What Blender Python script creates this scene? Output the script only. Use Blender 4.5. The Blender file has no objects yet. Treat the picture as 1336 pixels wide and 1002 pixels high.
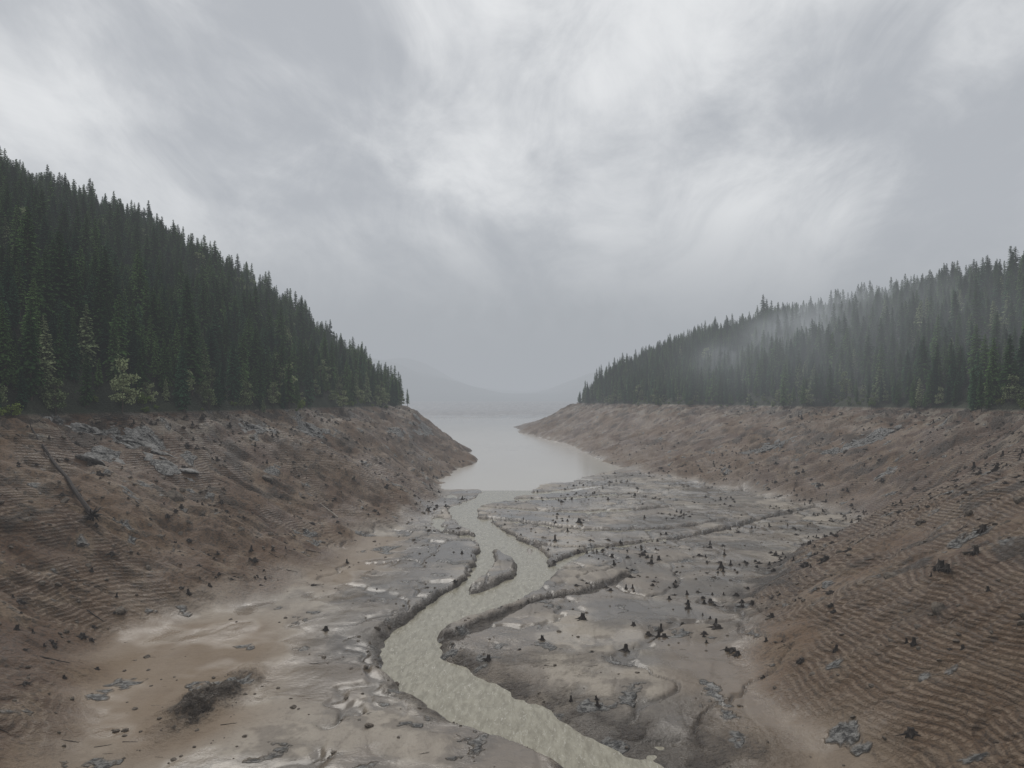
import bpy, math, random
import numpy as np
from mathutils import Vector, Matrix

random.seed(7); RNG=np.random.default_rng(11)
scene=bpy.context.scene
POOL=60.0; CAMZ=68.0

# ------------------------------------------------------------------ noise
def _hash(ix,iy,seed):
    h=(ix.astype(np.int64)*374761393+iy.astype(np.int64)*668265263+seed*1442695041)&0xffffffff
    h=((h^(h>>13))*1274126177)&0xffffffff
    h=h^(h>>16)
    return (h&0xffff)/65535.0
def vnoise(x,y,seed=0):
    ix=np.floor(x); iy=np.floor(y); fx=x-ix; fy=y-iy
    ux=fx*fx*fx*(fx*(fx*6-15)+10); uy=fy*fy*fy*(fy*(fy*6-15)+10)
    a=_hash(ix,iy,seed); b=_hash(ix+1,iy,seed); c=_hash(ix,iy+1,seed); d=_hash(ix+1,iy+1,seed)
    return ((a*(1-ux)+b*ux)*(1-uy)+(c*(1-ux)+d*ux)*uy)*2-1
def fbm(x,y,scale,octv=4,seed=0,gain=.5):
    x=x/scale; y=y/scale; s=0; a=1; t=0
    for o in range(octv):
        s=s+a*vnoise(x,y,seed+o*17); t+=a; a*=gain
        x,y=(x*.8-y*.6)*2.03+13.7,(x*.6+y*.8)*2.03-7.1
    return s/t
def sstep(a,b,x):
    t=np.clip((x-a)/(b-a),0,1); return t*t*(3-2*t)

# ------------------------------------------------------------------ valley plan (metres)
def curve(pts):
    p=np.array(pts,float); yy=np.linspace(0,9000,9001)
    v=np.interp(yy,p[:,0],p[:,1])
    k=np.hanning(23); k/=k.sum()
    vp=np.pad(v,11,mode='edge'); out=np.convolve(vp,k,'valid')
    k2=np.hanning(121); k2/=k2.sum(); vp=np.pad(v,60,mode='edge'); out2=np.convolve(vp,k2,'valid')
    w=sstep(400,900,yy)
    o=out*(1-w)+out2*w
    return lambda y: np.interp(y,yy,o)
XL=curve([(0,-66),(100,-72),(144,-80),(193,-101),(219,-94),(240,-78),(290,-66),(355,-64),(400,-54),(458,-44),(520,-42),(585,-50),(690,-44),(810,-30),(900,-42),(1192,-75),(1500,-160),(2527,-380),(9000,-2500)])
XLT=curve([(0,-240),(200,-232),(338,-205),(430,-172),(600,-158),(750,-150),(900,-128),(1000,-150),(1150,-230),(1500,-420),(2500,-800),(9000,-4000)])
XR=curve([(0,66),(100,60),(138,56),(162,52),(201,52),(247,68),(300,100),(334,130),(380,178),(440,195),(516,178),(612,133),(711,89),(847,84),(1140,70),(1400,32),(1560,6),(1900,-12),(2050,10),(2200,60),(2754,220),(9000,2500)])
XRT=curve([(0,160),(150,166),(250,205),(350,262),(450,310),(550,330),(700,318),(1000,262),(1300,198),(1600,152),(1750,160),(1950,320),(2500,800),(9000,4000)])

RIVER=np.array([(60,26,5.5),(100,26,5.5),(125,23,5.5),(138,17,5.5),(154,1,6.6),(166,-9,7.2),(180,-18.5,7.4),(201,-27.5,6.2),(222,-26,7.2),(238,-18,8.5),(256,-5,8.5),(275,5,6.6),(290,8.5,6.2),(318,7,7.2),(351,-2,8.5),(393,-16,8.0),(446,-29,7.2),(479,-28,7.5),(516,-12,12),(560,-2,18),(620,-8,30),(680,-5,40)],float)
def smooth_line(P,n):
    out=[]
    for i in range(len(P)-1):
        p0=P[max(i-1,0)];p1=P[i];p2=P[i+1];p3=P[min(i+2,len(P)-1)]
        for k in range(n):
            t=k/n
            out.append(.5*((2*p1)+(-p0+p2)*t+(2*p0-5*p1+4*p2-p3)*t*t+(-p0+3*p1-3*p2+p3)*t**3))
    out.append(P[-1]); return np.array(out)
RIVER=smooth_line(RIVER,3)
GULLY=[smooth_line(np.array(g,float),3) for g in [
  [(292,14,3.0),(305,20,2.6),(318,26,2.3),(330,34,2.1),(345,52,2.0),(360,74,1.8),(372,90,1.7),(400,120,1.5),(432,150,1.3),(470,190,.9)],
  [(236,-27,2.8),(256,-22,2.6),(280,-14,2.4),(305,-12,2.4),(330,-11,2.6),(348,-12,2.6),(372,-24,2.4)],
  [(208,-16,2.0),(222,-8,1.7),(240,3,1.4),(252,16,1.2),(262,30,1.0),(285,44,.8)],
  [(420,-12,3),(408,6,2.6),(392,26,2.4),(385,50,1.8),(392,80,1.4),(420,118,1.0)],
  [(345,8,2.2),(338,24,1.6),(341,44,1.0),(350,60,.8)],
  [(470,-20,3.4),(462,0,3.0),(450,24,2.4),(455,60,1.8),(470,100,1.2)],
  [(505,0,5),(508,25,4.4),(520,55,3.4),(545,90,1.8)],
  [(535,10,6),(550,35,5),(575,60,3),(600,85,1.6)],
  [(356,-14,2.0),(372,-30,1.6),(398,-40,1.2),(430,-42,.8)],
]]
GD=[2.7,3.4,2.0,2.5,1.7,2.6,2.6,2.4,1.4]
def poly_dist(x,y,P):
    best=np.full(x.shape,1e9); side=np.zeros(x.shape)
    for i in range(len(P)-1):
        ay,ax,aw=P[i]; by,bx,bw=P[i+1]
        m=(y>min(ay,by)-50)&(y<max(ay,by)+50)&(x>min(ax,bx)-90)&(x<max(ax,bx)+90)
        xx=x[m]; yy=y[m]
        dx=bx-ax; dy=by-ay; L=dx*dx+dy*dy
        t=np.clip(((xx-ax)*dx+(yy-ay)*dy)/L,0,1)
        ex=xx-(ax+dx*t); ey=yy-(ay+dy*t)
        d=np.sqrt(ex*ex+ey*ey)-(aw+(bw-aw)*t)
        b=best[m]; s=side[m]; u=d<b
        b[u]=d[u]; s[u]=np.sign(ex[u]*dy-ey[u]*dx)
        best[m]=b; side[m]=s
    return best,side

def terrain(x,y,full=False):
    x=np.asarray(x,float); y=np.asarray(y,float)
    wl=fbm(x,y,55,4,3); wl2=fbm(x,y,14,3,5)
    amp=np.clip(y/300,.5,2.2)
    xl=XL(y)+ (wl*8+wl2*2.5)*amp; xlt=XLT(y)+wl*9*amp
    xr=XR(y)+ (fbm(x,y,60,4,8)*9+wl2*2.5)*amp; xrt=XRT(y)+fbm(x,y,70,3,9)*10*amp
    near=1-sstep(260,440,y)
    base=.95+1.45*near
    yf=600+np.clip((x-15)*1.45,0,140)+fbm(x,y,30,4,12)*26
    base=base*(1-sstep(-90,0,y-yf)) -3.0*sstep(-15,30,y-yf)
    flatn=fbm(x,y,45,4,21)*1.1+fbm(x,y,8,3,22)*.28
    base=base+flatn*(1-.6*sstep(-60,0,y-yf))
    r1=1-np.abs(fbm(x+wl2*9,y*.55,26,3,31,.5)); r2=1-np.abs(fbm(x*1.1,y*.6+wl*20,11,2,33))
    onland=(1-sstep(-40,0,y-yf))*(1-.85*sstep(-30,-50,x)*sstep(280,230,y))
    rill=np.clip(r1-.93,0,.07)/.07
    rill=rill*rill*(3-2*rill)*onland
    rill2=np.clip(r2-.93,0,.07)/.07*onland
    base=base-(rill*.9+rill2*.25)
    sl=(xl-x)/(xl-xlt); sr=(x-xr)/(xrt-xr)
    dl=xlt-x; dr=x-xrt
    def prof(s,d,cap,g):
        s0=np.clip(s,0,1)
        z=.72*s0+.28*s0*s0*(3-2*s0)
        z=z*sstep(-.02,.14,s0)
        dd=np.clip(d,0,None)
        return z, cap*(1-np.exp(-dd*g/cap))
    zl,hl=prof(sl,dl,430,.80); zr,hr=prof(sr,dr,200,.74)
    g1=fbm(x*.35,y,13,4,41); g2=fbm(x,y,30,4,42)
    fall=lambda s: sstep(0,.25,s)*(1-.5*sstep(.9,1.1,s))
    ero=np.abs(fbm(x*.25+wl*4,y,7,3,46))
    nearright=sstep(30,70,x)*sstep(380,260,y)
    bump=(g1*2.3+g2*3.6+fbm(x,y,5,4,44)*1.0-np.clip(.22-ero,0,.22)*7)*(1-.45*nearright)
    smax=np.maximum(sl,sr)
    bump=bump+fbm(x,y,9,3,47)*3.0*sstep(.66,.92,smax)
    Z=base+(POOL-base)*np.maximum(zl,zr)+hl+hr+bump*np.maximum(fall(sl),fall(sr))
    Z=Z+np.where(np.maximum(hl,hr)>0,fbm(x,y,110,3,51)*np.clip(hl+hr,0,34)*.6,0)
    fy=y+fbm(x,y,700,2,61)*250
    far=-6+66*sstep(2700,3500,fy)
    hillf=235*np.exp(-((x+950)/560)**2)+130*np.exp(-((x-760)/380)**2)+55+fbm(x,y,600,4,62)*60
    far=far+sstep(3500,4700,fy)*hillf
    Z=np.where(y>2500,np.maximum(Z,far),Z)
    smax=np.where((y>2500)&(far>0),np.maximum(smax,sstep(0,60,far)),smax)
    m=np.exp(-(((x+66+fbm(x,y,8,3,72)*4)/5.2)**2+((y-163-(x+66)*1.0)/16)**2)**1.2)
    Z=Z+m*(1.2+fbm(x,y,4,4,71,.65)*4)
    rd,side=poly_dist(x,y,RIVER)
    rd=rd+fbm(x,y,18,4,81,.5)*3.4
    bw=np.where(side>0, 2.2+12*sstep(215,170,y), 2.4+5.0*sstep(330,180,y)*(.6+.9*fbm(x,y,25,2,83)))
    bw=np.clip(bw,1.7,20)
    k=np.clip((rd)/bw,0,1)
    k=k**.75
    bed=-1.3
    bankn=fbm(x,y,7.5,3,85,.45)*1.3*np.sin(np.clip(k,0,1)*math.pi)
    Zr=bed+(Z-bed)*k+bankn
    msk=rd<bw
    Z=np.where(msk,np.minimum(Zr,np.maximum(Z,bed)),Z)
    bar=np.exp(-(((x+2)/2.5)**2+((y-392)/18)**2))*.8+np.exp(-(((x-8)/1.8)**2+((y-338)/16)**2))*.7
    Z=Z+bar*2.9*np.clip(-rd/2.5,0,1)
    bankm=np.where(rd<bw*1.15,1-np.clip((rd-bw*.6)/(bw*.55),0,1),0)*(rd>-1)
    bankm=bankm*(.5+.5*sstep(-.15,.25,fbm(x,y,6,3,88)))*.72
    gully=np.zeros_like(x)
    for i,G in enumerate(GULLY):
        gd,_=poly_dist(x,y,G); gd=gd+fbm(x,y,9,4,90+i,.55)*2.8
        gk=np.clip(gd/2.4,0,1)
        cut=1-gk*gk*(3-2*gk)
        Z=Z-GD[i]*cut*(Z>-.5)
        gully=np.maximum(gully,cut)
        bankm=np.maximum(bankm,np.where(gd<2.4,np.clip(1-(gd-1.2),0,1),0)*.66)
    Z=np.maximum(Z,-4)
    if not full: return Z
    flat=1-sstep(.0,.15,smax+fbm(x,y,20,4,98)*.07)
    rub=np.maximum(m*1.0,bankm)
    rub=np.maximum(rub,sstep(225,165,y)*sstep(2,10,rd)*sstep(36,16,rd)*(side>0)*.66*sstep(-.3,.4,fbm(x,y,10,5,97,.6)))
    rub=np.maximum(rub,sstep(.26,.10,sr)*sstep(-.06,.02,sr)*sstep(200,240,y)*sstep(420,340,y)*.85*sstep(-.25,.2,fbm(x,y,9,4,99,.6)))
    rub=np.maximum(rub,sstep(.70,.95,smax)*(smax<1.02)*.85*sstep(0,.3,fbm(x,y,9,4,100,.6)))
    rub=np.maximum(rub,sstep(.2,.4,smax)*(smax<1)*.7*sstep(.08,.35,fbm(x,y,13,4,101,.6)))
    return Z,flat,np.clip(rub,0,1),smax,rd,np.clip(np.maximum(rill,gully*.9),0,1)

# ------------------------------------------------------------------ node helpers
class NT:
    def __init__(s,tree): s.t=tree; s.n=tree.nodes; s.l=tree.links
    def __call__(s,typ,inp=None,**kw):
        nd=s.n.new(typ)
        for k,v in kw.items(): setattr(nd,k,v)
        if inp:
            for k,v in inp.items():
                if isinstance(v,bpy.types.NodeSocket): s.l.new(v,nd.inputs[k])
                else: nd.inputs[k].default_value=v
        return nd
    def math(s,op,a,b=0.0,clamp=False):
        nd=s('ShaderNodeMath',{0:a,1:b},operation=op); nd.use_clamp=clamp; return nd.outputs[0]
    def mix(s,f,a,b,bt='MIX'):
        nd=s.n.new('ShaderNodeMix'); nd.data_type='RGBA'; nd.blend_type=bt
        for sock,v in ((nd.inputs[0],f),(nd.inputs[6],a),(nd.inputs[7],b)):
            if isinstance(v,bpy.types.NodeSocket): s.l.new(v,sock)
            else:
                if sock.type=='RGBA' and len(v)==3: v=(*v,1)
                sock.default_value=v
        return nd.outputs[2]
    def rng(s,v,a,b,c=0.0,d=1.0,smooth=True):
        nd=s('ShaderNodeMapRange',{0:v,1:a,2:b,3:c,4:d}); nd.interpolation_type='SMOOTHSTEP' if smooth else 'LINEAR'; return nd.outputs[0]
    def noise(s,vec,scale,detail=4,rough=.55,dist=0.0):
        return s('ShaderNodeTexNoise',{'Vector':vec,'Scale':scale,'Detail':detail,'Roughness':rough,'Distortion':dist}).outputs[0]
    def map(s,vec,scale,rot=(0,0,0)):
        return s('ShaderNodeMapping',{'Vector':vec,'Scale':scale,'Rotation':rot}).outputs[0]
    def at(s,nm): return s('ShaderNodeAttribute',attribute_name=nm).outputs['Fac']
def newmat(name):
    m=bpy.data.materials.new(name); m.use_nodes=True; m.node_tree.nodes.clear(); return m,NT(m.node_tree)
def finish(N,shader,vol=False):
    o=N('ShaderNodeOutputMaterial'); N.l.new(shader,o.inputs['Volume' if vol else 'Surface'])

# ------------------------------------------------------------------ materials
def mat_ground():
    m,N=newmat('ground_mud')
    P=N('ShaderNodeNewGeometry').outputs['Position']
    flat=N.at('flat'); rub=N.at('rubble'); rock=N.at('rock'); terr=N.at('terrace'); wet=N.at('wet'); tan=N.at('tan')
    nA=N.at('broad'); nB=N.at('patch'); streak=N.at('streak'); wob=N.at('wobble'); pud=N.at('puddle')
    xyz=N('ShaderNodeSeparateXYZ',{0:P}); Z=xyz.outputs[2]
    nz=N('ShaderNodeSeparateXYZ',{0:N('ShaderNodeNewGeometry').outputs['True Normal']}).outputs[2]
    nC=N.noise(P,.9,5,.62); nD=N.noise(P,3.7,2,.6)
    zz=N.math('ADD',Z,N.math('ADD',wob,N.math('MULTIPLY',nC,.30)))
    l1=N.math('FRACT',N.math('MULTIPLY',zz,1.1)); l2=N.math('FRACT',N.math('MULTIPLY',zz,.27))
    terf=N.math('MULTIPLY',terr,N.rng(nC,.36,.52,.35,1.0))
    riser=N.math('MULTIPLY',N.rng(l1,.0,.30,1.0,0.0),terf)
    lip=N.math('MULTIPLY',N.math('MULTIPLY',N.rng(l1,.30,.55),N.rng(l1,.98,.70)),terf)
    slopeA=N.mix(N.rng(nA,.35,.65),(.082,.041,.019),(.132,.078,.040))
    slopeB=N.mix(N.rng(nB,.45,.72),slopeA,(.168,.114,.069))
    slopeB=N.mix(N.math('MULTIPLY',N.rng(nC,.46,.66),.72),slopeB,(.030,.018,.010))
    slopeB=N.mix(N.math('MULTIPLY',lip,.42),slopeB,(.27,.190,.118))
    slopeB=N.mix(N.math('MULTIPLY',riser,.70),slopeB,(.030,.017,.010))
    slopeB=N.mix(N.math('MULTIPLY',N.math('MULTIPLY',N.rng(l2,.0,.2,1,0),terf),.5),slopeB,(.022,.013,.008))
    up=N.rng(Z,38,58)
    slopeB=N.mix(N.math('MULTIPLY',up,N.rng(nB,.42,.66,.0,.65)),slopeB,(.205,.176,.138))
    flatA=N.mix(N.rng(streak,.3,.7),(.145,.114,.083),(.275,.236,.188))
    flatA=N.mix(N.math('MULTIPLY',N.rng(nB,.48,.66),.65),flatA,(.080,.062,.045))
    flatA=N.mix(N.math('MULTIPLY',N.rng(nC,.5,.72),.42),flatA,(.066,.050,.036))
    flatA=N.mix(N.math('MULTIPLY',wet,.82),flatA,(.058,.047,.036))
    flatA=N.mix(N.math('MULTIPLY',tan,.85),flatA,N.mix(nB,(.125,.080,.044),(.195,.138,.083)))
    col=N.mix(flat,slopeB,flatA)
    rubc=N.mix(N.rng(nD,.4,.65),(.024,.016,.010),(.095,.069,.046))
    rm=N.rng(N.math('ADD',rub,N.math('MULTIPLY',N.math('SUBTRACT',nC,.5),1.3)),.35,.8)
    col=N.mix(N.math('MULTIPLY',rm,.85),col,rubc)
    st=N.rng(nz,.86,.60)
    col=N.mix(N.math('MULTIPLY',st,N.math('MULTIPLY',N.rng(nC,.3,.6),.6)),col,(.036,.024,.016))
    rc=N.mix(N.rng(nC,.38,.62),(.040,.038,.036),(.29,.28,.262))
    rkm=N.rng(N.math('ADD',rock,N.math('MULTIPLY',N.math('SUBTRACT',nB,.5),1.6)),.36,.52)
    col=N.mix(rkm,col,rc)
    forest=N.rng(Z,60.5,62.5)
    col=N.mix(forest,col,N.mix(nB,(.014,.024,.012),(.045,.050,.028)))
    rough=N.math('ADD',N.math('MULTIPLY',flat,-.20),.70)
    rough=N.math('ADD',rough,N.math('MULTIPLY',N.math('SUBTRACT',streak,.5),.5))
    rough=N.math('ADD',rough,N.math('MULTIPLY',tan,.15))
    pm=N.math('MULTIPLY',N.rng(pud,.40,.72),flat)
    pm=N.math('MULTIPLY',pm,N.math('SUBTRACT',1.0,N.math('MULTIPLY',rub,1.5),True))
    rough=N.math('SUBTRACT',rough,N.math('MULTIPLY',pm,.45))
    rough=N.math('SUBTRACT',rough,N.math('MULTIPLY',lip,.28))
    rough=N.math('MAXIMUM',rough,.17); rough=N.math('MINIMUM',rough,.95)
    rough=N.math('MAXIMUM',rough,N.math('MULTIPLY',forest,.95))
    h=N.math('ADD',N.math('MULTIPLY',nC,.95),N.math('MULTIPLY',nD,.22))
    h=N.math('MULTIPLY',h,N.rng(flat,0,1,1.0,.28,False))
    h=N.math('ADD',h,N.math('MULTIPLY',N.math('ADD',lip,N.math('MULTIPLY',riser,-.5)),.30))
    h=N.math('ADD',h,N.math('MULTIPLY',N.math('MULTIPLY',N.rng(l2,.0,.3,0,1),terf),.35))
    h=N.math('ADD',h,N.math('MULTIPLY',N.math('MULTIPLY',nC,2.8),N.math('MAXIMUM',rub,rkm)))
    h=N.math('MULTIPLY',h,N.math('SUBTRACT',1.0,N.math('MULTIPLY',pm,.65)))
    b=N('ShaderNodeBump',{'Strength':1.0,'Distance':1.0,'Height':h})
    bs=N('ShaderNodeBsdfPrincipled',{'Base Color':col,'Roughness':rough,'Normal':b.outputs[0]})
    bs.inputs['Specular IOR Level'].default_value=.5
    finish(N,bs.outputs[0]); return m

def mat_water(name,river):
    m,N=newmat(name)
    P=N('ShaderNodeNewGeometry').outputs['Position']
    if river:
        n1=N.noise(N.map(P,(.75,.22,1),(0,0,-.5)),1.0,6,.68,.5)
        foam=N.rng(N.noise(N.map(P,(1.3,.40,1),(0,0,-.5)),1.0,6,.78,.9),.54,.70)
        col=N.mix(N.rng(n1,.3,.7),(.190,.172,.125),(.33,.308,.24)); col=N.mix(N.math('MULTIPLY',foam,.6),col,(.64,.62,.55))
        rough=N.math('ADD',N.math('MULTIPLY',foam,.35),.16)
        b=N('ShaderNodeBump',{'Strength':.45,'Distance':1.0,'Height':N.math('ADD',N.math('MULTIPLY',n1,.26),N.math('MULTIPLY',foam,.05))})
    else:
        n1=N.noise(N.map(P,(.01,.004,1)),1.0,4,.5)
        col=N.mix(n1,(.45,.42,.375),(.54,.51,.46)); rough=.14
        h=N.noise(N.map(P,(.5,.3,1)),1.0,2,.5)
        b=N('ShaderNodeBump',{'Strength':.12,'Distance':.2,'Height':h})
    bs=N('ShaderNodeBsdfPrincipled',{'Base Color':col,'Roughness':rough,'Normal':b.outputs[0]})
    bs.inputs['IOR'].default_value=1.33
    finish(N,bs.outputs[0]); return m

def mat_leaf(name,c1,c2):
    m,N=newmat(name)
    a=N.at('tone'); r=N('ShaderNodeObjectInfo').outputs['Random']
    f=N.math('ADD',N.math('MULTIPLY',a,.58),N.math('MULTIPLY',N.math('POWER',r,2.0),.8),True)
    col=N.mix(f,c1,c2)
    d=N('ShaderNodeBsdfDiffuse',{'Color':col})
    finish(N,d.outputs[0]); return m
def mat_bark(name,c1,c2,bump=True):
    m,N=newmat(name)
    tc=N('ShaderNodeTexCoord').outputs['Object']
    n=N.noise(N.map(tc,(4,4,.8)),1.0,4,.65)
    bs=N('ShaderNodeBsdfPrincipled',{'Base Color':N.mix(N.rng(n,.3,.7),c1,c2),'Roughness':.85})
    if bump: N.l.new(N('ShaderNodeBump',{'Strength':.7,'Distance':.15,'Height':n}).outputs[0],bs.inputs['Normal'])
    finish(N,bs.outputs[0]); return m
M_ground=mat_ground(); M_lake=mat_water('silty_lake_water',False); M_river=mat_water('silty_river_water',True)
M_need=mat_leaf('conifer_needles',(.010,.034,.013),(.098,.168,.056))
M_need2=mat_leaf('conifer_needles_blue',(.010,.034,.019),(.070,.138,.072))
M_moss=mat_leaf('lichen_foliage',(.090,.130,.060),(.32,.36,.20))
M_bush=mat_leaf('bush_foliage',(.070,.125,.026),(.20,.25,.07))
M_bark=mat_bark('bark',(.035,.026,.020),(.11,.085,.065),False)
M_stump=mat_bark('wet_dead_wood',(.012,.009,.008),(.050,.038,.030))
M_pale=mat_bark('bleached_wood',(.22,.19,.16),(.42,.38,.33))
M_rock=mat_bark('rock_brown',(.038,.030,.023),(.15,.122,.094))
M_slab=mat_bark('rock_grey',(.050,.048,.045),(.27,.26,.245))

# ------------------------------------------------------------------ mesh helper
def mesh_obj(name,verts,faces,mats,midx=None,tone=None,smooth=False,link=True):
    me=bpy.data.meshes.new(name); me.from_pydata([tuple(v) for v in verts],[],faces)
    for m in mats: me.materials.append(m)
    if midx is not None: me.polygons.foreach_set('material_index',midx)
    if tone is not None:
        a=me.attributes.new('tone','FLOAT','FACE'); a.data.foreach_set('value',tone)
    if smooth: me.polygons.foreach_set('use_smooth',[True]*len(me.polygons))
    me.update()
    o=bpy.data.objects.new(name,me)
    if link: scene.collection.objects.link(o)
    return o

# ------------------------------------------------------------------ ground
NY,NX=1100,1250
ys=np.exp(np.linspace(math.log(45),math.log(9000),NY))
t=np.linspace(-1,1,NX); tt=.33*t+.67*t**3
W=330+1.55*ys
X=W[:,None]*tt[None,:]; Y=np.repeat(ys[:,None],NX,1)
Z,flat,rub,smax,rd,rill=terrain(X.ravel(),Y.ravel(),True)
n=NX*NY
me=bpy.data.meshes.new('ground'); me.vertices.add(n)
co=np.empty((n,3),np.float32); co[:,0]=X.ravel(); co[:,1]=Y.ravel(); co[:,2]=Z
me.vertices.foreach_set('co',co.ravel())
i=np.arange((NY-1)*(NX-1)); r=i//(NX-1); c=i%(NX-1); a=r*NX+c
q=np.stack([a,a+1,a+NX+1,a+NX],1).astype(np.int32)
me.loops.add(q.size); me.loops.foreach_set('vertex_index',q.ravel())
me.polygons.add(len(q)); me.polygons.foreach_set('loop_start',np.arange(0,q.size,4,dtype=np.int32))
me.polygons.foreach_set('use_smooth',np.ones(len(q),bool))
def attr(nm,v):
    at=me.attributes.new(nm,'FLOAT','POINT'); at.data.foreach_set('value',v.astype(np.float32))
x_,y_=X.ravel(),Y.ravel()
ROCKS=[(-185,335,16,10,1.1),(-168,345,12,9,1.1),(-150,322,11,7,1),(-172,306,7,11,.9),(268,560,22,12,.9),(232,470,14,6,.8),(222,640,20,10,.7),(-110,700,8,36,.7),(-95,820,12,36,.7),(-140,520,10,12,.7),(-150,430,8,10,.8),(90,1150,12,80,.5)]
rock=np.zeros(n)
for (cx,cy,rx,ry,s) in ROCKS:
    rock=np.maximum(rock,s*np.exp(-(((x_-cx)/rx)**2+((y_-cy)/ry)**2)))
rock*=(smax>.3)
attr('flat',flat); attr('rubble',rub); attr('rock',rock)
leftwet=sstep(-10,-28,x_)*sstep(-66,-50,x_)*sstep(180,205,y_)*sstep(420,350,y_)
attr('wet',np.clip(rill*.8+.85*sstep(-.05,.35,fbm(x_*.7,y_,26,4,120))*(x_>-50)+leftwet*.55,0,1))
attr('tan',np.clip(np.exp(-(((x_+84)/30)**2+((y_-180)/48)**2)**2)*1.1+sstep(-.1,.3,fbm(x_,y_,50,3,125))*sstep(-38,-60,x_)*(y_<360)*.8+sstep(30,50,x_)*sstep(230,180,y_)*.7,0,1))
nr=sstep(40,80,x_)*sstep(420,300,y_)
terrace=np.clip(.45+.55*nr+.25*sstep(-70,-110,x_),0,1)*sstep(1500,700,y_)*(1-flat)*sstep(-.16,.14,fbm(x_,y_,30,5,131,.55)+.16*nr)
attr('terrace',terrace)
attr('broad',.5+.5*fbm(x_,y_,55,5,140,.6)); attr('patch',.5+.62*fbm(x_,y_,9,5,150,.62))
attr('streak',.5+.6*fbm(x_,y_*.22,14,5,160,.6)); attr('wobble',fbm(x_,y_,40,2,170)*3.0+fbm(x_,y_,9,2,171)*.14)
attr('puddle',np.clip(.44+.95*fbm(x_*.6,y_*.8,17,4,180,.55)+.35*rill+.14*sstep(260,420,y_)+.12*leftwet-.22*sstep(-55,-65,x_),0,1))
me.materials.append(M_ground); me.update(calc_edges=True)
g=bpy.data.objects.new('ground',me); scene.collection.objects.link(g)

# ------------------------------------------------------------------ water
def grid(name,x0,x1,y0,y1,nx,ny,mat,amp=0,z=0):
    xs=np.linspace(x0,x1,nx); yy=np.linspace(y0,y1,ny); GX,GY=np.meshgrid(xs,yy)
    GZ=np.full(GX.shape,z)
    if amp: GZ=z+amp*fbm(GX,GY*.6,3.0,3,201)+amp*fbm(GX*.5,GY,6,2,205)
    v=np.stack([GX.ravel(),GY.ravel(),GZ.ravel()],1)
    i=np.arange((ny-1)*(nx-1)); r=i//(nx-1); c=i%(nx-1); a=r*nx+c
    f=np.stack([a,a+1,a+nx+1,a+nx],1).tolist()
    return mesh_obj(name,v.tolist(),f,[mat],smooth=True)
grid('river_water',-75,75,45,560,260,900,M_river,.035,.0)
grid('lake_water',-3200,3200,560,3600,40,40,M_lake,0,.0)

# ------------------------------------------------------------------ trees
def conifer(name,seed,H=36,R=4.2,mat=None,sparse=0.0,bare=.08):
    rd=random.Random(seed); V=[];F=[];MI=[];T=[]
    lean=(rd.uniform(-.4,.4),rd.uniform(-.4,.4))
    rings=8; ns=6
    for k in range(rings+1):
        f=k/rings; r=.50*(1-f)**.8+.03
        for s in range(ns):
            a=s/ns*6.283; V.append((math.cos(a)*r+lean[0]*f*f,math.sin(a)*r+lean[1]*f*f,H*f*.985-1.5*(k==0)))
    for k in range(rings):
        for s in range(ns):
            F.append((k*ns+s,k*ns+(s+1)%ns,(k+1)*ns+(s+1)%ns,(k+1)*ns+s)); MI.append(0); T.append(.5)
    z=H*bare
    lob=[rd.uniform(.7,1.25) for _ in range(7)]
    wob=[rd.uniform(.8,1.2) for _ in range(12)]
    while z<H*.99:
        f=(z-H*bare)/(H*(1-bare)); 
        prof=R*min(1.0,(.55+f*2.2))*(1-f)**.72*wob[int(f*11.9)]+.28
        nb=int(6+3*(1-f))
        for b in range(nb):
            if rd.random()<sparse+.06*(1-f): continue
            a=rd.uniform(0,6.283); r=prof*rd.uniform(.6,1.15)*lob[int(a/6.283*7)%7]
            ca,sa=math.cos(a),math.sin(a); droop=rd.uniform(.12,.45)*(1.2-f)
            nseg=2 if r<1.4 else (3 if r<2.8 else 4)
            ph=rd.random()
            for k in range(nseg):
                u0=k/nseg*.9+.08; u1=min(1.05,(k+1.35)/nseg)
                w=(.5+.34*r*(1-u0*.5))*rd.uniform(.6,1.0)*.66
                p0=(r*u0, z+ .12*r*u0 - droop*r*u0*u0*1.6)
                p1=(r*u1, z+ .12*r*u1 - droop*r*u1*u1*1.6-rd.uniform(0,.25))
                mid=((p0[0]*.45+p1[0]*.55),(p0[1]*.45+p1[1]*.55))
                hang=rd.uniform(.25,.9)*w+.12; off=rd.uniform(-.3,.3)
                def pt(rr,zz,tn): return (ca*rr-sa*tn+lean[0]*f*f,sa*rr+ca*tn+lean[1]*f*f,zz)
                i0=len(V)
                V+= [pt(p0[0],p0[1],off),pt(mid[0],mid[1]-hang,off+w),pt(p1[0],p1[1],off*.5),pt(mid[0]+rd.uniform(-.2,.2),mid[1]-hang*rd.uniform(.3,1.2),off-w)]
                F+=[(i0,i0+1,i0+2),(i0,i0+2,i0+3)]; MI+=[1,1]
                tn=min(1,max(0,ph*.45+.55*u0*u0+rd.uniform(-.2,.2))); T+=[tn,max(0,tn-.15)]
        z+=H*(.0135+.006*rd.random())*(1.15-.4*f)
    return mesh_obj(name,V,F,[M_bark,mat],MI,T,link=False)
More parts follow.
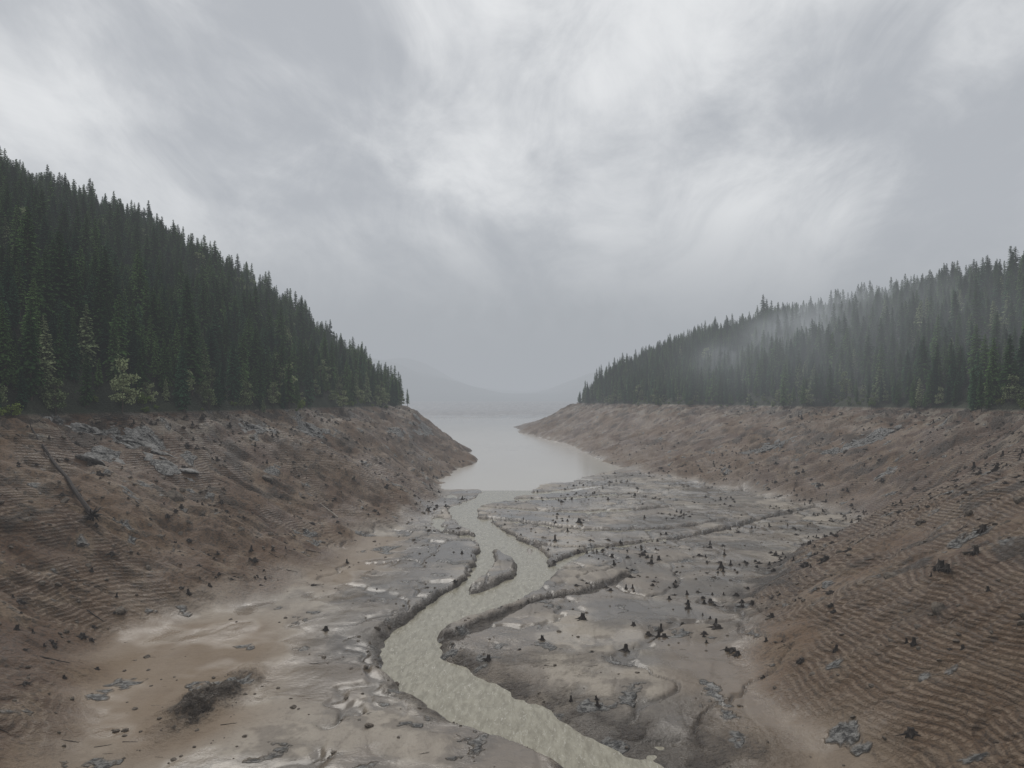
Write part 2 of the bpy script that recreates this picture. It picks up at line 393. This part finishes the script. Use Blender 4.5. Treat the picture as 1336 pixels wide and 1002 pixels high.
def broadleaf(name,seed,H=17,R=4,mat=None,n=1500,ls=.5):
    rd=random.Random(seed); V=[];F=[];MI=[];T=[]
    def limb(p,q,r0,r1):
        p=Vector(p);q=Vector(q);d=(q-p).normalized();s=d.orthogonal().normalized();u=d.cross(s);i0=len(V)
        for pp,r in ((p,r0),(q,r1)):
            for k in range(5):
                a=k/5*6.283; V.append(tuple(pp+s*math.cos(a)*r+u*math.sin(a)*r))
        for k in range(5): F.append((i0+k,i0+(k+1)%5,i0+5+(k+1)%5,i0+5+k)); MI.append(0); T.append(.5)
    limb((0,0,-.5),(.2,.1,H*.45),.3,.2); limb((.2,.1,H*.45),(0,0,H*.9),.2,.04)
    cl=[]
    for k in range(16):
        zf=rd.uniform(.25,.98); a=rd.uniform(0,6.283); rr=R*math.sin(min(1,zf*1.02)*math.pi*.8+.3)*rd.uniform(.3,.95)
        c=(math.cos(a)*rr,math.sin(a)*rr,H*zf); cl.append((c,rd.uniform(.8,1.7)*R/4,rd.random()))
        limb((.1,.1,H*zf*.75),c,.1,.03)
    for k in range(n):
        c,s,tn=rd.choice(cl)
        v=Vector((rd.gauss(0,1),rd.gauss(0,1),rd.gauss(0,.8)))*s*.6+Vector(c)
        e1=Vector((rd.gauss(0,1),rd.gauss(0,1),rd.gauss(0,.6))).normalized()*ls; e2=e1.cross(Vector((rd.gauss(0,1),rd.gauss(0,1),rd.gauss(0,1)))).normalized()*ls*.7
        i0=len(V); V+=[tuple(v-e1),tuple(v+e2),tuple(v+e1),tuple(v-e2)]; F.append((i0,i0+1,i0+2,i0+3)); MI.append(1); T.append(min(1,max(0,tn*.6+rd.uniform(0,.4))))
    return mesh_obj(name,V,F,[M_bark,mat],MI,T,link=False)
forest_col=bpy.data.collections.new('forest_tree_kinds')
kinds=[conifer('kind_a_fir',1,38,5.6,M_need),conifer('kind_b_fir',2,34,4.8,M_need2,.03),conifer('kind_c_fir',3,40,6.0,M_need,.1,.14),
       conifer('kind_d_fir',4,30,5.2,M_need2),conifer('kind_e_fir',5,36,4.4,M_need,.12,.18),conifer('kind_f_lichen_fir',6,28,4.4,M_moss,.3,.1),
       broadleaf('kind_g_alder',7,17,4,M_moss),broadleaf('kind_h_bush',8,5,3,M_bush,700,.32)]
for k in kinds: forest_col.objects.link(k)

def scatter(name,pts,rot,scl,idx,coll):
    me=bpy.data.meshes.new(name); me.from_pydata([tuple(p) for p in pts],[],[])
    for nm,typ,v in (('rot','FLOAT_VECTOR',rot),('scl','FLOAT_VECTOR',scl)):
        a=me.attributes.new(nm,typ,'POINT'); a.data.foreach_set('vector',np.asarray(v,np.float32).ravel())
    a=me.attributes.new('kind','INT','POINT'); a.data.foreach_set('value',np.asarray(idx,np.int32))
    o=bpy.data.objects.new(name,me); scene.collection.objects.link(o)
    ng=bpy.data.node_groups.new(name+'_nodes','GeometryNodeTree')
    ng.interface.new_socket('Geometry',in_out='INPUT',socket_type='NodeSocketGeometry')
    ng.interface.new_socket('Geometry',in_out='OUTPUT',socket_type='NodeSocketGeometry')
    N=NT(ng); gi=N('NodeGroupInput'); go=N('NodeGroupOutput')
    ci=N('GeometryNodeCollectionInfo'); ci.inputs['Collection'].default_value=coll
    ci.inputs['Separate Children'].default_value=True; ci.inputs['Reset Children'].default_value=True
    def na(nm,dt):
        nd=N('GeometryNodeInputNamedAttribute',data_type=dt); nd.inputs['Name'].default_value=nm; return nd.outputs['Attribute']
    e=N('FunctionNodeEulerToRotation',{0:na('rot','FLOAT_VECTOR')})
    ip=N('GeometryNodeInstanceOnPoints',{'Points':gi.outputs[0],'Instance':ci.outputs[0],'Pick Instance':True,'Instance Index':na('kind','INT'),'Rotation':e.outputs[0],'Scale':na('scl','FLOAT_VECTOR')})
    N.l.new(ip.outputs[0],go.inputs[0])
    md=o.modifiers.new('scatter','NODES'); md.node_group=ng
    return o

def jgrid(x0,x1,y0,y1,s):
    gx,gy=np.meshgrid(np.arange(x0,x1,s),np.arange(y0,y1,s))
    gx=gx.ravel()+RNG.uniform(-.48,.48,gx.size)*s; gy=gy.ravel()+RNG.uniform(-.48,.48,gy.size)*s
    return gx,gy
def make_forest(name,x0,x1,y0,y1,s,side,depth):
    gx,gy=jgrid(x0,x1,y0,y1,s)
    d=(XLT(gy)-gx) if side<0 else (gx-XRT(gy))
    z=terrain(gx,gy)
    m=(z>POOL+1.0+3.5*fbm(gx,gy,14,3,310))&(d>-16)&(d<depth)&(fbm(gx,gy,18,3,320)>-.55)
    gx,gy,z,d=gx[m],gy[m],z[m],d[m]
    n=len(gx); idx=RNG.choice(6,n,p=[.24,.2,.19,.16,.15,.06])
    edge=d<14
    pal=sstep(0,.4,fbm(gx,gy,45,3,330))*(side<0)
    idx=np.where(edge&(RNG.random(n)<.30),6,idx); idx=np.where((~edge)&(RNG.random(n)<.02+.13*pal),6,idx)
    idx=np.where(edge&(RNG.random(n)<.35),7,idx)
    sc=RNG.uniform(.62,1.08,n)*(.88+.5*fbm(gx,gy,45,3,301)); big=RNG.random(n)
    sc=np.where(big<.10,np.maximum(sc,.9)*1.32,sc); sc=np.where(big>.85,sc*.6,sc)
    sc=np.where((idx==6),sc*1.25,sc)
    w=sc*RNG.uniform(.85,1.25,n)
    scl=np.stack([w,w,sc],1); rot=np.stack([RNG.normal(0,.025,n),RNG.normal(0,.025,n),RNG.uniform(0,6.28,n)],1)
    print(name,n)
    return scatter(name,np.stack([gx,gy,z-.4],1),rot,scl,idx,forest_col)
make_forest('conifer_forest',-800,-90,170,1150,7.0,-1,520)
make_forest('conifer_forest',130,980,330,2100,7.8,1,420)

# ------------------------------------------------------------------ stumps, driftwood, rocks
def stump(name,seed,h=1.5,r=.55,roots=6,mat=None,link=False):
    rd=random.Random(seed); V=[];F=[]; ns=14; rings=6
    ph=[rd.uniform(0,6.28) for _ in range(3)]
    cut=[rd.uniform(-.18,.25)*h for _ in range(ns)]
    for k in range(rings+1):
        f=k/rings
        for s in range(ns):
            a=s/ns*6.283; fl=1+1.3*(1-f)**3*(1+.8*math.cos(roots*a+ph[0]))*.6; rr=r*fl*(1+.12*math.sin(3*a+ph[1]))*(1-.15*f)
            z=h*f-.5*(k==0)+(cut[s] if k==rings else 0)
            V.append((math.cos(a)*rr,math.sin(a)*rr,z))
    for k in range(rings):
        for s in range(ns): F.append((k*ns+s,k*ns+(s+1)%ns,(k+1)*ns+(s+1)%ns,(k+1)*ns+s))
    c=len(V); V.append((0,0,h*.8))
    for s in range(ns): F.append((rings*ns+s,rings*ns+(s+1)%ns,c))
    for q in range(roots):
        a=q/roots*6.283+rd.uniform(-.4,.4); L=r*rd.uniform(2.2,4.2); bend=rd.uniform(-.6,.6); prev=None
        for k in range(5):
            f=k/4; aa=a+bend*f; px=math.cos(aa)*(r*.6+L*f); py=math.sin(aa)*(r*.6+L*f); pz=h*.38*(1-f)**1.5-.18*f+rd.uniform(-.05,.08); w=r*.34*(1-f*.8)
            i0=len(V)
            for m_ in range(5):
                b=m_/5*6.283; V.append((px-math.sin(aa)*math.cos(b)*w,py+math.cos(aa)*math.cos(b)*w,pz+math.sin(b)*w))
            if prev is not None:
                for m_ in range(5): F.append((prev+m_,prev+(m_+1)%5,i0+(m_+1)%5,i0+m_))
            prev=i0
    return mesh_obj(name,V,F,[mat or M_stump],link=link)
def log_mesh(name,L,r,seed,mat,branches=3,link=False,rootball=False):
    rd=random.Random(seed); V=[];F=[]; 
    def tube(pts,rs,ns=8):
        prev=None
        for p,rr,dn in zip(pts,rs,[ (Vector(pts[min(i+1,len(pts)-1)])-Vector(pts[max(i-1,0)])).normalized() for i in range(len(pts))]):
            s=dn.orthogonal().normalized(); u=dn.cross(s); i0=len(V)
            for k in range(ns):
                a=k/ns*6.283; V.append(tuple(Vector(p)+(s*math.cos(a)+u*math.sin(a))*rr*rd.uniform(.88,1.1)))
            if prev is not None:
                for k in range(ns): F.append((prev+k,prev+(k+1)%ns,i0+(k+1)%ns,i0+k))
            else: F.append(tuple(range(i0+ns-1,i0-1,-1)))
            prev=i0
        F.append(tuple(range(prev,prev+ns)))
    n=9; pts=[(L*(k/(n-1)-.5),rd.uniform(-.01,.01)*L,r*.5+rd.uniform(-.003,.003)*L) for k in range(n)]
    tube(pts,[r*(1-.55*k/(n-1)) for k in range(n)])
    for b in range(branches):
        x=rd.uniform(-.3,.5)*L; a=rd.uniform(0,3.14); l=rd.uniform(.06,.16)*L
        tube([(x,0,r*.5),(x+l*.3,math.cos(a)*l*.5,r*.5+math.sin(a)*l*.5),(x+l*.6,math.cos(a)*l,r*.5+math.sin(a)*l)],[r*.25,r*.18,r*.07],5)
    if rootball:
        for q in range(11):
            a=q/11*6.283+rd.uniform(-.2,.2); l=r*rd.uniform(2.5,4.5); x0=-L*.5
            tube([(x0+.3,0,r*.5),(x0-.2,math.cos(a)*l*.5,r*.5+math.sin(a)*l*.5),(x0-rd.uniform(-.3,.8),math.cos(a+.2)*l,r*.5+math.sin(a+.2)*l)],[r*.6,r*.35,r*.08],5)
    return mesh_obj(name,V,F,[mat],link=link)
def rockm(name,seed,mat):
    import bmesh
    rd=random.Random(seed); bm=bmesh.new(); bmesh.ops.create_icosphere(bm,subdivisions=2,radius=1)
    pl=[(Vector((rd.gauss(0,1),rd.gauss(0,1),rd.gauss(0,1))).normalized(),rd.uniform(.5,.85)) for _ in range(9)]
    for v in bm.verts:
        for nn,d in pl:
            e=v.co.dot(nn)-d
            if e>0: v.co-=nn*e
        v.co.z*=.65; v.co*=rd.uniform(.96,1.04)
    me=bpy.data.meshes.new(name); bm.to_mesh(me); bm.free(); me.materials.append(mat)
    return bpy.data.objects.new(name,me)
st_col=bpy.data.collections.new('stump_kinds')
for i in range(5): st_col.objects.link(stump('kind_%s_stump'%'abcde'[i],20+i,[1.3,.9,1.8,1.1,.7][i],[.5,.62,.42,.7,.5][i],[6,5,7,8,5][i]))
de_col=bpy.data.collections.new('debris_kinds')
de_col.objects.link(log_mesh('kind_a_log',6,.16,1,M_stump,4)); de_col.objects.link(log_mesh('kind_b_log',4,.10,2,M_pale,2))
de_col.objects.link(log_mesh('kind_c_branch',2.5,.06,3,M_stump,5))
for i in range(4): de_col.objects.link(rockm('kind_%s_rock'%'defg'[i],40+i,M_rock))
sl_col=bpy.data.collections.new('outcrop_kinds')
for i in range(3): sl_col.objects.link(rockm('kind_%s_slab'%'abc'[i],60+i,M_slab))

def pick(x0,x1,y0,y1,n):
    return RNG.uniform(x0,x1,n),RNG.uniform(y0,y1,n)
def land(gx,gy):
    Zp,fl,rb,sm,rdv,_=terrain(gx,gy,True); return Zp,fl,sm,rdv
gx=[];gy=[]
a,b=pick(-60,210,230,680,3600); gx.append(a);gy.append(b)
a,b=pick(0,60,150,330,220); gx.append(a);gy.append(b)
a,b=pick(-230,-50,150,980,3200); gx.append(a);gy.append(b)
a,b=pick(50,360,130,1000,2800); gx.append(a);gy.append(b)
gx=np.concatenate(gx);gy=np.concatenate(gy)
z,fl,sm,rdv=land(gx,gy)
cl=fbm(gx,gy,24,3,401)
prob=np.where(fl>.5, .20+cl*1.2, .24+cl*.7+.45*sstep(.5,.95,sm)+.2*sstep(.3,.1,sm))
prob=np.where((fl>.5)&(gx<-35)&(gy<300),.02,prob)
m=(z>.5)&(z<POOL-.5)&(rdv>2.5)&(RNG.random(len(gx))<prob)
gx,gy,z,fl=gx[m],gy[m],z[m],fl[m]; n=len(gx); print('stumps',n)
s=np.exp(RNG.normal(-.25,.30,n))*.85
scatter('tree_stump_field',np.stack([gx,gy,z-.08],1),np.stack([RNG.normal(0,.1,n),RNG.normal(0,.1,n),RNG.uniform(0,6.28,n)],1),np.stack([s,s,s*RNG.uniform(.6,1.25,n)],1),RNG.integers(0,5,n),st_col)
gx,gy=pick(-235,330,100,700,30000)
z,fl,sm,rdv=land(gx,gy); cl=fbm(gx,gy,20,3,402)
e1=terrain(gx+1,gy)-z; e2=terrain(gx,gy+1)-z
mound=np.exp(-(((gx+66)/9)**2+((gy-163)/18)**2))
prob=.10+cl*.35+.35*sstep(.8,1,sm)+np.where((rdv<12)&(gy<260),.2,0)+.18*(sm>.1)+.9*mound
m=(z>.3)&(z<POOL+1)&(rdv>.5)&(RNG.random(len(gx))<prob)
gx,gy,z,fl,e1,e2,sm,mound=gx[m],gy[m],z[m],fl[m],e1[m],e2[m],sm[m],mound[m]; n=len(gx); print('debris',n)
idx=RNG.choice(7,n,p=[.03,.03,.12,.22,.22,.2,.18])
idx=np.where((mound>.3)&(idx<3),5,idx)
s=np.where(idx<3,RNG.uniform(.5,1.2,n),np.exp(RNG.normal(-1.1,.5,n))*(1+.6*(sm>.2)))
s=np.where((idx<3)&(fl>.5),s*.6,s)
az=RNG.uniform(0,6.28,n)
rx=np.clip(np.arctan(e2),-.7,.7); ry=-np.clip(np.arctan(e1),-.7,.7)
az=np.where((idx<3),RNG.normal(0,.35,n),az)
rot=np.stack([rx,ry,az],1)
scatter('driftwood_and_rocks',np.stack([gx,gy,z+np.where(idx<3,.0,.05*s)],1),rot,np.stack([s,s,s],1),idx,de_col)
# bedrock outcrops: angular slabs half buried in the bank
gx=[];gy=[]
for (cx,cy,rx_,ry_,s_) in ROCKS[:11]:
    k=int(26*s_*min(2.2,rx_*ry_/130)); gx.append(RNG.normal(cx,rx_*.5,k)); gy.append(RNG.normal(cy,ry_*.5,k))
gx=np.concatenate(gx); gy=np.concatenate(gy); z=terrain(gx,gy); m=(z<POOL)&(z>8); gx,gy,z=gx[m],gy[m],z[m]; n=len(gx)
e1=terrain(gx+1.5,gy)-terrain(gx-1.5,gy); e2=terrain(gx,gy+1.5)-terrain(gx,gy-1.5)
s=np.exp(RNG.normal(.55,.4,n))
scatter('rock_outcrop',np.stack([gx,gy,z-.15*s],1),np.stack([np.arctan(e2/3),-np.arctan(e1/3),RNG.normal(0,.5,n)],1),np.stack([s*1.7,s,s*.55],1),RNG.integers(0,3,n),sl_col)

# ------------------------------------------------------------------ individual objects
def T1(x,y): return float(terrain(np.array([x],float),np.array([y],float))[0])
def place_between(o,p,q,L,up):
    a=Vector((p[0],p[1],T1(*p)+up)); b=Vector((q[0],q[1],T1(*q)+up)); d=b-a
    lift=max(0,max(T1(p[0]+(q[0]-p[0])*k/12,p[1]+(q[1]-p[1])*k/12)-(a.z+(b.z-a.z)*k/12) for k in range(1,12)))
    o.location=(a+b)/2+Vector((0,0,lift*.85)); o.rotation_euler=d.to_track_quat('X','Z').to_euler(); o.scale=(d.length/L,1,1)
lg=log_mesh('fallen_log',40,.85,5,M_stump,3,link=True,rootball=True); place_between(lg,(-139,247),(-197,305),40,.3)
lg=log_mesh('fallen_log',12,.3,6,M_pale,2,link=True); place_between(lg,(-86,368),(-99,384),12,.1)
for (x,y,sd,s) in [(104,181,61,1.4),(112,180,62,1.1),(124,196,63,1.2),(104,178,64,1.0),(76,236,65,1.0),(21,222,66,1.2),(-53,212,67,.9),(56,300,68,1.1),(30,197,69,1.0),(-6,189,70,.9),(150,215,71,1.1)]:
    o=stump('tree_stump',sd,1.5,.55,7,link=True); o.location=(x,y,T1(x,y)-.1); o.scale=(s,s,s); o.rotation_euler=(.1*math.sin(sd),.1*math.cos(sd),sd)

# ------------------------------------------------------------------ mist (uniform air + rain bank up the valley; self-glow replaces scattered daylight)
def emissive_mist(name,b,dens,col):
    x0,x1,y0,y1,z0,z1=b
    me=bpy.data.meshes.new(name)
    bx=[(x0,y0,z0),(x1,y0,z0),(x1,y1,z0),(x0,y1,z0),(x0,y0,z1),(x1,y0,z1),(x1,y1,z1),(x0,y1,z1)]
    me.from_pydata(bx,[],[(3,2,1,0),(4,5,6,7),(0,1,5,4),(1,2,6,5),(2,3,7,6),(3,0,4,7)])
    m,N=newmat(name+'_volume')
    ab=N('ShaderNodeVolumeAbsorption',{'Color':(0,0,0,1),'Density':dens})
    em=N('ShaderNodeEmission',{'Color':(*col,1),'Strength':dens})  # haze brightness is emitted by the volume itself instead of scattered from the sky
    ad=N('ShaderNodeAddShader',{0:ab.outputs[0],1:em.outputs[0]})
    finish(N,ad.outputs[0],True); me.materials.append(m)
    scene.collection.objects.link(bpy.data.objects.new(name,me))
emissive_mist('emissive_mist',(-4200,4200,-300,8800,-30,520),.00016,(.40,.42,.45))
emissive_mist('emissive_mist',(-4100,4100,1700,8700,-25,500),.00062,(.385,.41,.44))
def wisp(loc,rad,dens,seed,rot=0,lo=.44,hi=.70):
    import bmesh
    me=bpy.data.meshes.new('low_cloud'); bm=bmesh.new(); bmesh.ops.create_icosphere(bm,subdivisions=3,radius=1); bm.to_mesh(me); bm.free()
    m,N=newmat('low_cloud_volume')
    O=N('ShaderNodeTexCoord').outputs['Object']; P=N('ShaderNodeNewGeometry').outputs['Position']
    ln=N('ShaderNodeVectorMath',{0:O},operation='LENGTH').outputs['Value']
    fal=N.rng(ln,1.0,.25)
    nn=N.rng(N.noise(P,.011+seed*.001,3,.6,.6),lo,hi)
    de=N.math('MULTIPLY',N.math('MULTIPLY',fal,nn),dens)
    ab=N('ShaderNodeVolumeAbsorption',{'Color':(0,0,0,1),'Density':de})
    em=N('ShaderNodeEmission',{'Color':(.38,.405,.43,1),'Strength':de})  # cloud glows with a fixed grey, standing in for skylight scattered inside it
    ad=N('ShaderNodeAddShader',{0:ab.outputs[0],1:em.outputs[0]})
    finish(N,ad.outputs[0],True); me.materials.append(m)
    o=bpy.data.objects.new('low_cloud',me); scene.collection.objects.link(o); o.location=loc; o.scale=rad; o.rotation_euler=(0,rot,0)
wisp((450,1080,175),(220,200,55),.014,0,-.3)
wisp((430,800,120),(330,420,110),.0012,2,0,.2,.6)  # broad thin veil of glowing haze added over the right-hand forest
wisp((60,2500,330),(800,250,150),.007,1)

# ------------------------------------------------------------------ sky + sun
w=bpy.data.worlds.new('World'); scene.world=w; w.use_nodes=True; w.node_tree.nodes.clear(); N=NT(w.node_tree)
SE,SR=math.radians(48),math.radians(-25)
sky=N('ShaderNodeTexSky',sky_type='NISHITA'); sky.sun_disc=False; sky.sun_elevation=SE; sky.sun_rotation=SR
D=N('ShaderNodeTexCoord').outputs['Generated']
s3=N('ShaderNodeSeparateXYZ',{0:D})
zz=N.math('ADD',N.math('MAXIMUM',s3.outputs[2],0.0),.65)
cv=N('ShaderNodeCombineXYZ',{0:N.math('DIVIDE',s3.outputs[0],zz),1:N.math('DIVIDE',N.math('MULTIPLY',s3.outputs[2],1.5),zz),2:N.math('ADD',N.math('MULTIPLY',s3.outputs[1],.6),5.3)}).outputs[0]
c1=N.noise(cv,2.6,6,.52,.45); c2=N.noise(cv,7.5,7,.64,.6)
cc=N.math('ADD',N.math('MULTIPLY',c1,.70),N.math('MULTIPLY',c2,.30))
f=N.rng(cc,.38,.64)
f=N.math('MULTIPLY',f,N.rng(s3.outputs[2],.02,.32,.35,1.0))
cl=N.mix(f,(4.6,4.8,5.1),(8.7,8.8,8.85))
colr=N.mix(.95,sky.outputs[0],cl)
bg=N('ShaderNodeBackground',{'Color':colr,'Strength':.1})
o=N('ShaderNodeOutputWorld'); N.l.new(bg.outputs[0],o.inputs[0])
sd=bpy.data.lights.new('sun','SUN'); sd.energy=1.5; sd.angle=math.radians(40); sd.color=(1,.96,.90)
so=bpy.data.objects.new('sun',sd); scene.collection.objects.link(so)
dirv=Vector((math.sin(SR)*math.cos(SE),math.cos(SR)*math.cos(SE),math.sin(SE)))
so.rotation_euler=dirv.to_track_quat('Z','Y').to_euler(); so.location=(0,0,400)

# ------------------------------------------------------------------ camera
cd=bpy.data.cameras.new('camera'); cd.sensor_width=36; cd.lens=972/1336*36; cd.shift_y=21/1336; cd.clip_end=20000; cd.clip_start=.5
co_=bpy.data.objects.new('camera',cd); scene.collection.objects.link(co_); co_.location=(0,0,CAMZ); co_.rotation_euler=(math.radians(90),0,0)
scene.camera=co_
scene.view_settings.view_transform='Standard'; scene.view_settings.look='None'; scene.view_settings.exposure=0
